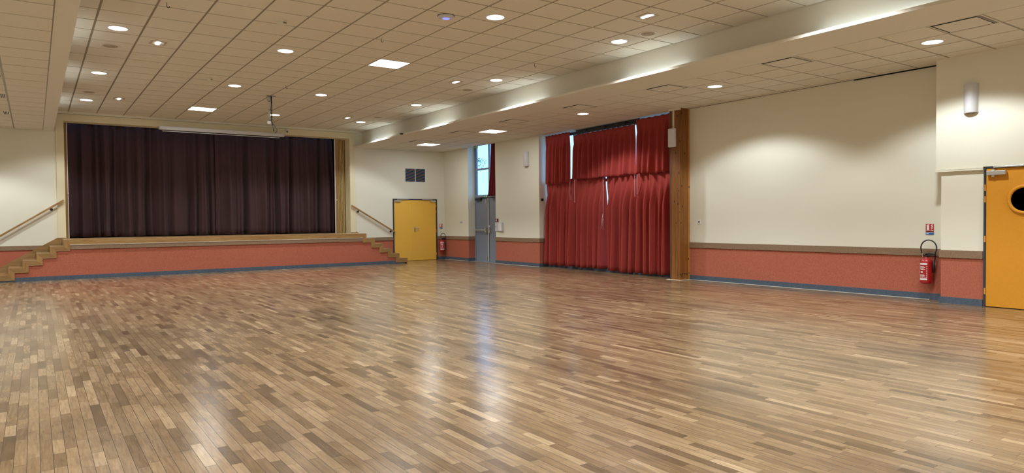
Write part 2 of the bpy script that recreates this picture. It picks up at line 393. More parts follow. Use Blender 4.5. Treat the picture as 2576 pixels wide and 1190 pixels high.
DH = [(1.06, 11.48, 'first downlight along the left cove, nearest the viewer'),
      (1.06, 15.04, 'second downlight along the left cove, beside the round grille'),
      (1.04, 18.46, 'downlight along the left cove nearest the stage'),
      (3.48, 11.51, 'downlight of the second row, farther in than the cream smoke detector'),
      (3.47, 14.98, 'downlight in the second row from the left cove, before the stage panel light'),
      (5.33, 15.06, 'downlight just right of the hanging projector pole, further from the stage'),
      (5.28, 18.49, 'downlight seen right behind the hanging projector pole, near the stage'),
      (5.36, 8.05, 'downlight beside the white dome with the blue ring'),
      (7.74, 8.06, 'downlight along the right cove nearest the viewer, beside the round grille'),
      (7.75, 11.63, 'downlight along the right cove, second from the viewer'),
      (7.73, 15.14, 'downlight along the right cove, third from the viewer, by a ceiling hook'),
      (7.70, 18.55, 'downlight along the right cove nearest the stage')]
proto = None
for x, y, lb in DH:
    lb = 'round recessed ' + lb
    if proto is None: proto = downlight((x, y, ZH), lb, GH, P_DOWN)
    else: copy_tree(proto, (x, y, ZH), lb)
DLow = [(9.97, 4.37, 'downlight in the low ceiling nearest the orange door'), (9.98, 7.97, 'downlight in the low ceiling in front of the blank wall and timber post'),
        (10.03, 11.60, 'downlight in the low ceiling in front of the red window curtains')]
p2 = None
for x, y, lb in DLow:
    lb = 'round recessed ' + lb
    if p2 is None: p2 = downlight((x, y, ZL), lb, GL, P_LOW)
    else: copy_tree(p2, (x, y, ZL), lb)
def bare(x, y, z, p):
    add_light('room_lamp', 'SPOT', (x, y, z - .03), p, None, color=LCOL, spot_size=math.radians(134), spot_blend=.30, shadow_soft_size=.10)
# the same lamps continue out of view, towards and behind the viewer and along the left side
for y in (8.05, 4.6, 1.15, -2.3):
    for x in (1.06, 3.48, 5.33, 7.74):
        if y == 8.05 and x > 5: continue
        bare(x, y, ZH, P_DOWN)
for y in (-2.8, .78): bare(9.98, y, ZL, P_LOW)
for y in (-2.8, .78, 4.37, 7.97, 11.6, 15.15, 18.6): bare(-1.38, y, ZL, P_LOW)

def panel(c, z, label, group, e):
    cx, cy, x0, x1, y0, y1 = c
    x0 += .012; x1 -= .012; y0 += .012; y1 -= .012
    r = thing('ceiling_panel_light', label, 'ceiling light', (cx, cy, z), group)
    f = MB(); b = .010
    f.box(x0, x1, y0, y0 + b, z - .004, z + .01); f.box(x0, x1, y1 - b, y1, z - .004, z + .01)
    f.box(x0, x0 + b, y0 + b, y1 - b, z - .004, z + .01); f.box(x1 - b, x1, y0 + b, y1 - b, z - .004, z + .01)
    f.build('frame', white, r)
    MB().box(x0 + b, x1 - b, y0 + b, y1 - b, z - .002, z + .004).build('diffuser', ledp, r)
    a = add_light('lamp', 'AREA', (cx, cy, z - .012), e, r, color=LCOL, shape='RECTANGLE', size=.54, size_y=.54)
G_ = 'square panel lights'
panel(PANH[0], ZH, 'bright square panel light in the middle of the high ceiling', G_, 16)
panel(PANH[1], ZH, 'bright square panel light in the high ceiling above the stage curtain', G_, 16)
panel(PANL[0], ZL, 'bright square panel light in the low ceiling between red curtains and grey exit door', G_, 16)
panel(PANL[1], ZL, 'bright square panel light in the low ceiling in front of the yellow double door', G_, 16)

def spotbar(x, y, label, ref=None):
    if ref is not None: return copy_tree(ref, (x, y, ZH), label)
    r = thing('spot_fitting', label, 'ceiling light', (x, y, ZH), 'small square spot fittings')
    f = MB(); a = .115; b = .035; z0, z1 = ZH - .006, ZH + .002
    f.box(x - a, x + a, y - a, y - a + b, z0, z1); f.box(x - a, x + a, y + a - b, y + a, z0, z1)
    f.box(x - a, x - a + b, y - a + b, y + a - b, z0, z1); f.box(x + a - b, x + a, y - a + b, y + a - b, z0, z1)
    f.build('frame', M('tan spot frame', (.48, .41, .30), .6), r)
    MB().box(x - .028, x + .028, y - .10, y + .10, ZH - .012, ZH - .002).build('bar_lamp', leds, r)
    return r
sp = spotbar(1.66, 12.07, 'small square spot fitting near the left cove, nearer the viewer')
for x, y, lb in [(1.64, 17.89, 'small square spot fitting near the left cove, nearer the stage'), (7.11, 6.84, 'small bright bar-shaped spot fitting nearest the viewer, near the right cove'),
                 (7.15, 12.22, 'small spot fitting near the right cove, halfway along the ceiling'), (7.09, 17.97, 'small spot fitting near the right cove, closest to the stage')]: spotbar(x, y, lb, sp)

def cove(x, y, label, group, ref=None):
    z = ZL + .02
    if ref is not None: return copy_tree(ref, (x, y, z), label)
    r = thing('cove_light', label, 'cove light', (x, y, z), group)
    MB().box(x - .02, x + .02, y - .72, y + .72, z, z + .012).build('batten', white, r)
    MB().cyl((x, y - .70, z + .026), .013, 0, 1.40, 'y', 10).build('fluorescent_tube', tube, r)
    return r
c0 = None
ords = ['closest to the viewer', 'in front of the blank cream wall', 'in front of the red window curtains', 'in front of the grey exit door', 'closest to the stage wall']
for y, lb in zip((4.4, 8.1, 11.8, 15.5, 19.1), ords):
    c0_ = cove(8.52, y, 'fluorescent tube lying in the right beam cove, ' + lb, 'tubes in the right cove', c0); c0 = c0 or c0_
for y, lb in zip((8.5, 11.94, 15.3, 18.75), ['closest to the viewer', 'second from the viewer', 'third from the viewer', 'closest to the stage wall']):
    k = cove(.29, y, 'fluorescent tube lying in the left beam cove, ' + lb, 'tubes in the left cove', c0); k['group'] = 'tubes in the left cove'

# supply air diffusers in the low ceiling
def diffuser(c, label, group, louvre):
    cx, cy, x0, x1, y0, y1 = c; z = ZL
    r = thing('air_diffuser', label, 'ceiling vent', (cx, cy, z), group)
    x0 += .006; x1 -= .006; y0 += .006; y1 -= .006
    f = MB(); b = .018
    f.box(x0, x1, y0, y0 + b, z - .002, z + .01); f.box(x0, x1, y1 - b, y1, z - .002, z + .01)
    f.box(x0, x0 + b, y0 + b, y1 - b, z - .002, z + .01); f.box(x1 - b, x1, y0 + b, y1 - b, z - .002, z + .01)
    f.build('frame', plaster, r)
    MB().box(x0 + b, x1 - b, y0 + b, y1 - b, z - .0012, z + .006).build('duct_mouth', dark, r)
    g = .052
    MB().box(x0 + b + g, x1 - b - .022, y0 + b + g, y1 - b - .022, z - .003, z + .004).build('centre_plate', plaster, r)
    s = MB()
    for k in range(3):
        q = y0 + b + .009 + k * .012; s.box(x0 + b, x1 - b, q, q + .004, z - .002, z + .002)
    s.build('louvre', plaster, r)
dl = ['square air diffuser in the low ceiling nearest the viewer, with dark slots', 'square air diffuser in the low ceiling over the blank cream wall', 'square air diffuser in the low ceiling to the left of the timber post',
      'square air diffuser in the low ceiling above the right-hand red curtains', 'square air diffuser in the low ceiling above the left-hand red curtains', 'square air diffuser beside the square panel light near the exit door',
      'square air diffuser beside the square panel light near the yellow door']
for c_, lb in zip(DIFc, dl): diffuser(c_, lb, 'square air diffusers', True)
# slotted diffusers in left low ceiling
sd = None
for y, lb in ((15.5, 'slotted grille in the left low ceiling, nearer the viewer'), (17.8, 'slotted grille in the left low ceiling, nearer the stage wall'), (13.3, 'slotted grille in the left low ceiling at the picture edge')):
    if sd is None:
        sd = thing('slot_grille', lb, 'ceiling vent', (-.46, y, ZL), 'slotted grilles in the left ceiling')
        MB().box(-.53, -.365, y - .23, y + .23, ZL - .004, ZL + .004).build('plate', plaster, sd)
        m = MB()
        for k in range(4): m.box(-.47 + k * .025, -.459 + k * .025, y - .21, y + .21, ZL - .0055, ZL - .0035)
        m.build('slots', dark, sd)
    else: copy_tree(sd, (-.46, y, ZL), lb)
# round grilles
rg0 = None
for x, y, lb in [(1.06, 12.68, 'round flush grille next to the left cove, nearer the viewer'), (1.03, 17.32, 'round flush grille next to the left cove, nearer the stage'),
                 (7.79, 7.48, 'round flush grille next to the right cove, nearest the viewer'), (7.79, 12.83, 'round flush grille next to the right cove, halfway along'), (7.76, 17.48, 'round flush grille next to the right cove, nearest the stage')]:
    if rg0 is None:
        c = (x, y, ZH); rg0 = thing('ceiling_speaker', lb, 'ceiling grille', c, 'round flush grilles in the high ceiling')
        MB().lathe([(.115, -.001), (.118, -.008), (.14, -.007), (.145, 0)], c, n=32).build('rim', offw, rg0)
        g = MB().lathe([(.001, -.010), (.06, -.009), (.062, -.004)], c, n=24)
        g.lathe([(.075, -.004), (.08, -.010), (.10, -.009), (.105, -.003)], c, n=28); g.build('cone_grille', M('tan grille', (.42, .34, .23), .7), rg0)
    else: copy_tree(rg0, (x, y, ZH), lb)

# access point, smoke detectors, hooks, sensor
c = (4.75, 8.37, ZH); r = thing('wireless_access_point', 'white dome with blue glowing ring on the high ceiling', 'ceiling device', c)
MB().lathe([(.112, .006), (.112, -.008), (.105, -.026), (.075, -.036), (.05, -.038), (.001, -.038)], c, n=32).build('housing', lgrey, r)
MB().lathe([(.112, -.001), (.118, -.001), (.118, -.006), (.112, -.006)], c, n=32).build('base_ring', black, r)
MB().lathe([(.050, -.0385), (.052, -.042), (.040, -.042), (.038, -.0385)], c, n=32).build('light_ring', blueled, r)
def detector(x, y, label, s=1):
    c = (x, y, ZH); r = thing('smoke_detector', label, 'smoke detector', c, 'smoke detectors')
    MB().lathe([(.06 * s, 0), (.06 * s, -.015), (.052 * s, -.02)], c, n=24).build('base', offw, r)
    b = MB().lathe([(.045 * s, -.02), (.048 * s, -.05), (.03 * s, -.062), (.001, -.062)], c, n=24); b.build('sensing_head', offw, r)
    k = MB()
    for a in (-.9, -.3): k.box(x + .01, x + .045 * s, y - .05 * s, y - .046 * s, ZH - .030 + a * .018, ZH - .026 + a * .018)
    k.build('vent_slots', black, r)
detector(2.92, 9.83, 'cream smoke detector on the near part of the high ceiling', 1.25)
detector(2.88, 14.44, 'small cream smoke detector on the high ceiling, farther along towards the stage')
hk = None
for x, y, lb in [(4.47, 9.91, 'small wire hook hanging from the ceiling grid above the square panel light'), (7.53, 10.04, 'small wire hook near the right cove'), (4.35, 14.41, 'small wire hook before the projector pole'),
                 (7.49, 14.85, 'small wire hook beside a downlight of the right cove'), (1.46, 9.82, 'small wire hook at the top edge of the picture on the left')]:
    if hk is None:
        hk = MB().tube([(x, y, ZH + .01), (x, y, ZH - .045), (x + .008, y, ZH - .062), (x + .022, y, ZH - .066), (x + .032, y, ZH - .055), (x + .032, y, ZH - .042)], .004, 6).build('ceiling_hook', rubber, loc=(x, y, ZH))
        tag(hk, lb, 'hook', 'wire hooks under the high ceiling')
    else: copy_tree(hk, (x, y, ZH), lb)
tag(MB().lathe([(.001, -.03), (.03, -.03), (.055, -.02), (.06, 0)], (8.255, 17.05, 3.70), n=16).build('black_sensor', black, loc=(8.255, 17.05, 3.70)), 'small black sensor on the lip of the right beam', 'sensor')

# projector pole
c = (4.40, 15.76, ZH); r = thing('projector_pole', 'grey projector pole without projector hanging from the high ceiling', 'ceiling mount', c)
MB().box(4.33, 4.52, 15.72, 15.80, ZH - .012, ZH).build('ceiling_plate', steel, r)
MB().lathe([(.045, -.02), (.05, -.07), (.03, -.12), (.024, -.12)], (4.375, 15.76, ZH), n=16).build('swivel', steel, r)
MB().cyl((4.385, 15.76, ZH), .021, -.56, -.02).build('pole', lgrey, r)
MB().lathe([(.02, -.64), (.038, -.63), (.045, -.60), (.038, -.57), (.02, -.56)], (4.375, 15.76, ZH), n=16).build('coupling', white, r)
for dz in (-.13, -.32, -.55): MB().cyl((4.385, 15.76, ZH + dz), .025, -.006, .006).build('cable_tie', black, r)
zz = ZH
k = MB().tube([(4.415, 15.73, zz), (4.42, 15.73, zz - .12), (4.41, 15.73, zz - .3), (4.42, 15.73, zz - .5), (4.42, 15.72, zz - .6), (4.47, 15.72, zz - .66), (4.535, 15.72, zz - .74), (4.53, 15.72, zz - .79), (4.48, 15.72, zz - .84)], .008, 8)
k.tube([(4.425, 15.72, zz - .02), (4.43, 15.72, zz - .35), (4.425, 15.72, zz - .58), (4.45, 15.72, zz - .72), (4.465, 15.72, zz - .80)], [.007, .007, .007, .008, .017], 8)
k.build('cable', rubber, r)

# ------------------------------------------------------------------ stage
r = thing('stage', 'raised stage with oak edge and terracotta front', 'stage', (4.38, YS, 0))
XA, XZ = .567, 8.207
MB().box(XA, XZ, YS + .022, YB, DECK - .05, DECK).box(.656, 8.164, YB, YB + .301, DECK - .05, DECK).build('deck', deckm, r)
MB().prism([(XA, DECK), (XZ, DECK), (XZ - .122, DECK - .122), (XA + .122, DECK - .122)], YS - .006, YS + .022).build('fascia_board', oak, r, .003)
MB().box(XA + .125, XZ - .125, YS - .012, YS + .022, DECK - .236, DECK - .134).build('dado_rail', taupe, r)
MB().box(XA + .125, XZ - .125, YS - .020, YS + .022, DECK - .134, DECK - .124).build('dado_highlight', offw, r)  # pale strip painted in for the light caught on top of the rail
MB().box(XA, XZ, YS + .018, YS + .022, .096, DECK - .27).box(XA + .12, XZ - .12, YS + .018, YS + .022, DECK - .27, DECK - .236).build('front_panel', red, r)
MB().box(XA, XZ, YS + .004, YS + .022, 0, .096).build('kickboard', base, r)

# stairs at each end, running along the stage wall
def stairs(sgn, x0, label):
    def X(u): return x0 + sgn * u                     # u = distance away from the stage end
    r = thing('stage_stairs', label, 'stairs', (X(.7), YS, 0), 'oak stairs at both ends of the stage')
    GO, RI, N = .270, .158, 5
    st = MB()
    for k in range(N):
        z = DECK - RI * (k + 1); a, b = sorted((X(GO * k), X(GO * (k + 1) - .004)))
        MB().box(a, b, YS + .022, YB - .03, z - .03, z).build('tread', oakd, r, .004)
        a2, b2 = sorted((X(GO * k), X(GO * k - .02)))
        MB().box(a2, b2, YS + .022, YB - .03, z, z + RI - .001).build('riser', oakd, r)
    a2, b2 = sorted((X(GO * N - .02), X(GO * N)))
    MB().box(a2, b2, YS + .022, YB - .03, 0, DECK - RI * N - .001).build('riser', oakd, r)
    t_ = .122
    for k in range(N + 1):
        zt = DECK - RI * k; u0, u1 = GO * (k - 1), GO * k
        if k:
            hp = [(X(u0), zt), (X(u1), zt), (X(u1 - t_), zt - t_), (X(u0 - t_), zt - t_)]
            if k == N: hp = [(X(u0), zt), (X(u1), zt), (X(u1), .035), (X(u0 - t_), .035)]
            if sgn < 0: hp = hp[::-1]
            MB().prism(hp, YS - .006, YS + .022).build('stringer_board', oakd, r, .002)
        if k < N:
            vp = [(X(u1), zt), (X(u1), zt - RI), (X(u1 - t_), zt - RI - t_), (X(u1 - t_), zt - t_)]
            if k == N - 1: vp = [(X(u1), zt), (X(u1), zt - RI), (X(u1 - t_), .035), (X(u1 - t_), zt - t_)]
            if sgn < 0: vp = vp[::-1]
            MB().prism(vp, YS - .006, YS + .022).build('stringer_board', oakz, r, .002)
    poly = []
    for k in range(N):
        zt = DECK - RI * k
        poly += [(X(GO * k - t_ + .01), zt - t_ - RI + .05 if k else zt - t_), (X(GO * (k + 1) - t_ + .01), zt - t_ - RI + .05)]
    pm = MB()
    for k in range(1, N):
        a, b = sorted((X(max(0.0005, GO * (k - 1) - t_ + .005)), X(GO * k - t_ + .005)))
        pm.box(a, b, YS + .018, YS + .0215, .096, max(.1, DECK - RI * k - t_ + .01))
    pm.build('side_panel', red, r)
    a, b = sorted((X(.0005), X(GO * 4 - t_)))
    km = MB().box(a, b, YS + .004, YS + .0215, 0, .096)
    a, b = sorted((X(GO * 4 - t_), X(GO * 5 - .09)))
    km.box(a, b, YS + .003, YS + .0215, 0, .036).build('kickboard', base, r)
    return r
stairs(1, XZ, 'oak zigzag stairs at the right end of the stage, beside the yellow door')
stairs(-1, XA, 'oak zigzag stairs at the left end of the stage, cut by the picture edge')
# sloping wall stringer of the left stairs (belongs to the wall)
k = MB().prism([(.645, 1.015), (.645, .60), (.20, .42), (-.52, .0), (-1.20, .0), (.45, .969), (.53, 1.013)][::-1], YB - .028, YB - .002)
k.prism([(8.18, DECK), (8.18, 1.02), (8.29, 1.02), (8.45, DECK)][::-1], YB - .028, YB - .02)
struct(k, 'trim_11', oakd, 'sloping oak skirting beside the left stage stairs', 'trim')

# handrails
def handrail(p0, p1, br, label):
    r = thing('handrail', label, 'handrail', (*p0[:2], p0[2]), 'oak handrails beside the stage stairs')
    d = (Vector(p1) - Vector(p0)).normalized(); n = Vector((-d.z, 0, d.x)); y = p0[1]
    def q(t_, o): v = Vector(p0) + d * t_ + n * o; return (v.x, v.z)
    L = (Vector(p1) - Vector(p0)).length
    if n.z < 0: n = -n
    pl = [q(0, -.022), q(L, -.022), q(L, .022), q(0, .022)]
    if d.x < 0: pl = pl[::-1]
    MB().prism(pl, y - .028, y + .022).build('rail', oak, r, .008)
    for x, z in br:
        c = (x, y, z)
        b = MB().cyl((x, YB - .012, z), .034, 0, .012, 'y', 20)
        b.tube([(x, YB - .01, z), (x, y, z), (x, y, z + .045)], .009, 8); b.build('bracket', slate, r)
handrail((8.175, 20.52, 1.825), (9.656, 20.52, .955), [(8.42, 1.63), (9.53, .985)], 'oak handrail to the right of the stage, sloping to the yellow door')
handrail((.625, 20.52, 1.925), (-1.45, 20.52, .53), [(.36, 1.69), (-1.2, .64)], 'oak handrail to the left of the stage, running out of the picture')

# stage curtain: two velvet halves
def curtain_mesh(x0, x1, z0, z1, y, amp, seed, nx=420, nz=18, wl_=.22, skew=0.0):
    rr = random.Random(seed); ph = [rr.uniform(0, 6.28) for _ in range(8)]
    fr = [1, .37, 1.63, 2.9]; am = [.9, 1.0, .45, .12]
    W = x1 - x0; vs = []; fs = []
    for j in range(nz + 1):
        v = j / nz; z = z1 + (z0 - z1) * v
        for i in range(nx + 1):
            u = i / nx; s = u * W
            warp = s + .10 * math.sin(s * 2.1 + ph[5]) + .05 * math.sin(s * 5.3 + ph[6])
            o = 0
            for k in range(4):
                o += am[k] * math.sin(2 * PI * warp * fr[k] / wl_ * (1 if k != 1 else 1) + ph[k] + .35 * math.sin(v * 2 + ph[4] + s) * (k > 0))
            o *= amp * (.45 + .55 * min(1, v * 1.6)) / 1.6
            x = x0 + s + .012 * math.sin(v * 3 + s * 9 + ph[7]) * (0 < i < nx)
            if skew and i > nx * .9: x -= skew * (1 - min(1, v * 3)) * (u - .9) / .1
            dz = .008 * math.sin(s * 7) * v
            vs.append((x, y + o, z + dz))
    for j in range(nz):
        for i in range(nx):
            a = j * (nx + 1) + i; fs.append((a, a + nx + 1, a + nx + 2, a + 1))
    mb = MB(); mb.add(vs, fs, 0, True); return mb
def solid(o, t_=.005):
    m = o.modifiers.new('cloth', 'SOLIDIFY'); m.thickness = t_; m.offset = 0; return o
for a, b, s, lb in ((.60, 4.382, 11, 'left half of the closed aubergine stage curtain'), (4.388, 7.95, 29, 'right half of the closed aubergine stage curtain')):
    r = thing('stage_curtain', lb, 'curtain', ((a + b) / 2, 21.5, DECK), 'stage curtain halves')
    o = curtain_mesh(a, b, DECK + .02, 4.05, 21.5, .14, s, wl_=.30, skew=.04 if a > 4 else 0).build('cloth', plum, r); solid(o)
    MB().box(a, b, 21.46, 21.54, 4.02, 4.10).build('heading_rail', black, r)
# folding partition, folded away at both sides of the opening
r = thing('folding_partition', 'folded ochre concertina partition at the right of the stage opening', 'partition', (8.0, 21.0, DECK), 'folding partitions of the stage')
MB().box(7.845, 7.925, 20.99, 21.03, DECK, 3.92).build('end_post', oakz, r)
MB().box(7.825, 7.845, 20.985, 21.035, DECK, 3.92).build('edge_profile', white, r)
m = MB(); n = 5; x = 7.93
for k in range(n):
    w_ = .234 / n; a = 7.93 + k * w_
    m.prism([(a, 21.0), (a + .010, 20.995), (a + w_ * .5, 21.20), (a + w_ * .5 - .008, 21.21)], DECK + .005, 3.915, 'z')
    m.prism([(a + w_ - .010, 20.995), (a + w_, 21.0), (a + w_ * .5 + .004, 21.21), (a + w_ * .5 - .004, 21.20)], DECK + .005, 3.915, 'z')
    m.cyl((a + .012, 20.998, 0), .010, DECK + .005, 3.915, 'z', 8)
m.build('pleat', wood('ochre vinyl', [(.42, .29, .10), (.54, .39, .16), (.62, .46, .21)], 'z', 2, .4), r)
MB().lathe([(.001, -.03), (.016, -.025), (.016, -.01), (.008, 0)], (7.87, 20.985, 2.0), 'y', 12).build('knob', white, r)
r = thing('folding_partition', 'brown end post of the folded partition at the left of the stage opening', 'partition', (.70, 21.0, DECK), 'folding partitions of the stage')
MB().box(.66, .725, 20.99, 21.03, DECK, 3.92).build('end_post', oakz, r)
MB().box(.725, .742, 20.985, 21.035, DECK, 3.92).build('edge_profile', white, r)
MB().lathe([(.001, -.03), (.016, -.025), (.016, -.01), (.008, 0)], (.735, 20.985, 2.1), 'y', 12).lathe([(.001, -.02), (.012, -.02), (.012, 0)], (.735, 20.985, 1.98), 'y', 12).build('knob', white, r)

# projection screen
r = thing('projection_screen', 'white rolled-up projection screen case over the stage opening', 'screen', (4.44, 20.5, 3.82))
MB().box(2.80, 6.08, 20.40, 20.52, 3.825, 3.925).build('case', lampw, r, .012)
MB().box(2.785, 2.80, 20.41, 20.51, 3.83, 3.92).box(6.08, 6.095, 20.41, 20.51, 3.83, 3.92).build('end_cap', lgrey, r)
MB().box(2.87, 5.96, 20.44, 20.465, 3.786, 3.800).build('bottom_bar', white, r)
MB().box(2.9, 5.93, 20.4515, 20.4535, 3.80, 3.83).build('screen_cloth', black, r)
MB().box(3.2, 3.26, 20.515, YB - .031, 3.88, 3.930).box(5.6, 5.66, 20.515, YB - .031, 3.88, 3.930).build('wall_bracket', steel, r)
r = thing('motion_sensor', 'small grey sensor box over the stage opening beside the screen', 'sensor', (6.2, 20.57, 4.0))
MB().box(6.15, 6.235, 20.53, YB - .031, 3.97, 4.055).build('housing', lgrey, r, .006)
MB().box(6.195, 6.23, 20.522, 20.53, 3.98, 4.02).build('lens', black, r)

# ------------------------------------------------------------------ yellow double door
r = thing('door_1', 'yellow double door with dark frame beside the stage', 'door', (10.44, YB, 0), kind='structure')
MB().box(9.62, 9.655, YB - .03, YB + .1, 0, 2.05).box(11.205, 11.245, YB - .03, YB + .1, 0, 2.05).box(9.655, 11.205, YB - .03, YB + .1, 2.018, 2.05).box(9.655, 11.205, YB + .03, YB + .1, 0, 2.02).build('frame', slate, r)
MB().box(9.66, 10.30, YB - .018, YB + .03, .006, 2.012).build('leaf', yellow, r, .003)
MB().box(10.306, 11.20, YB - .018, YB + .03, .006, 2.012).build('leaf', yellow, r, .003)
MB().box(10.285, 10.345, YB - .024, YB - .0185, .006, 2.012).build('cover_strip', yellow, r)
h_ = MB().box(10.382, 10.425, YB - .026, YB - .0185, .95, 1.12); h_.tube([(10.405, YB - .02, 1.065), (10.405, YB - .065, 1.065), (10.42, YB - .07, 1.065), (10.53, YB - .07, 1.062)], .010, 8)
h_.cyl((10.405, YB - .035, .985), .012, 0, .02, 'y', 12); h_.cyl((10.445, YB - .024, .79), .010, 0, .01, 'y', 12)
h_.build('lever_handle', steel, r)
for x in (9.68, 10.98):
    c_ = MB().box(x, x + .20, YB - .075, YB - .0185, 1.955, 2.0); c_.tube([(x + .08, YB - .06, 2.0), (x + .08, YB - .06, 2.025), (x + (.5 if x < 10 else -.3), YB - .045, 2.032)], .010, 6); c_.build('door_closer', alu, r, .004)
m = MB()
for z in (.2, .98, 1.62, 1.82): m.cyl((11.202, YB - .024, z), .010, -.05, .05, 'z', 10)
m.build('hinge', brass, r)

# ventilation grille
r = thing('wall_grille', 'white framed double ventilation grille with blue slats above the yellow door', 'vent', (10.45, YB, 2.6))
f = MB(); x0, x1, z0, z1 = 10.06, 10.835, 2.60, 3.075
f.box(x0, x1, YB - .016, YB, z0, z0 + .022).box(x0, x1, YB - .016, YB, z1 - .022, z1).box(x0, x0 + .022, YB - .016, YB, z0 + .022, z1 - .022).box(x1 - .022, x1, YB - .016, YB, z0 + .022, z1 - .022).box(10.437, 10.459, YB - .016, YB, z0 + .022, z1 - .022)
f.build('frame', white, r)
vb = M('grille back', (.42, .19, .05), .7); t = NT(vb); wv = t.n('ShaderNodeTexWave', wave_type='BANDS', bands_direction='Z'); wv.inputs['Scale'].default_value = 3.4; wv.inputs['Distortion'].default_value = 2.5
mp = t.n('ShaderNodeMapping'); mp.inputs['Rotation'].default_value = (0, .38, 0); t.l(t.n('ShaderNodeTexCoord').outputs['Object'], mp.inputs['Vector']); t.l(mp.outputs[0], wv.inputs['Vector'])
t.l(t.ramp(wv.outputs['Fac'], [(.55, (.02, .065, .13)), (.72, (.34, .14, .04))]), t.b.inputs['Base Color'])
for a, b in ((x0 + .022, 10.437), (10.459, x1 - .022)):
    MB().box(a, b, YB - .003, YB, z0 + .022, z1 - .022).build('filter_panel', vb, r)
    s = MB(); n = 20
    for k in range(n):
        z = z0 + .03 + k * (z1 - z0 - .05) / n
        s.prism([(YB - .012, z), (YB - .010, z), (YB - .003, z + .008), (YB - .005, z + .008)], a, b, 'x')
    s.build('louvres', M('blue grille slats', (.03, .07, .13), .5), r)

# ------------------------------------------------------------------ signs and extinguishers
def ext_sign(org, ux, nrm, W, H, label):
    """sign on a wall: org = lower-left corner seen from the room, ux = unit vector to the right, nrm = normal to room"""
    o, ux, nr = Vector(org), Vector(ux), Vector(nrm)
    r = thing('fire_sign', label, 'sign', org, 'fire extinguisher signs')
    def rect(mb, a0, a1, b0, b1, d0, d1): return poly(mb, [(a0, b0), (a1, b0), (a1, b1), (a0, b1)], d0, d1)
    def poly(mb, pts, d0, d1):
        n = len(pts); V = [o + ux * (a * W) + Vector((0, 0, b * H)) + nr * d for d in (d0, d1) for a, b in pts]
        return mb.add(V, [list(range(n))[::-1], list(range(n, 2 * n))] + [(i, (i + 1) % n, n + (i + 1) % n, n + i) for i in range(n)])
    rect(MB(), 0, 1, .21, 1, 0, .003).build('red_plate', signred, r)
    rect(MB(), 0, 1, 0, .20, 0, .003).build('blue_plate', signblue, r)
    m = MB(); a, b = .003, .0038
    poly(m, [(.14, .44), (.42, .44), (.42, .78), (.37, .84), (.37, .90), (.47, .90), (.47, .95), (.22, .95), (.08, .86), (.10, .82), (.22, .89), (.19, .84), (.14, .78)], a, b)
    for k in range(3): q = .60 + .0 * k; z = .48 + .16 * k; poly(m, [(q + .1, z), (q + .30, z + .16), (q + .20, z + .15), (q + .34, z + .28), (q + .12, z + .2), (q + .22, z + .18), (q + .02, z + .06)], a, b)
    rect(m, .05, .66, .375, .40, a, b); rect(m, .72, .95, .34, .42, a, b); rect(m, .05, .95, .20, .235, a, b)
    for k in range(4): rect(m, .06 + .09 * k, .12 + .09 * k, .07, .14, a, b)
    m.build('pictogram', white, r)
    k = MB(); rect(k, .0, 1, .24, .33, a, b - .0003); k.build('dark_band', M('dark red band', (.08, .004, .01), .5), r)
ext_sign((XR - .004, 5.145, 1.018), (0, -1, 0), (-1, 0, 0), .118, .170, 'red and blue fire extinguisher sign on the blank cream wall near the orange door')
ext_sign((11.352, YB - .002, 1.037), (1, 0, 0), (0, -1, 0), .110, .175, 'red and blue fire extinguisher sign in the far corner beside the yellow door')
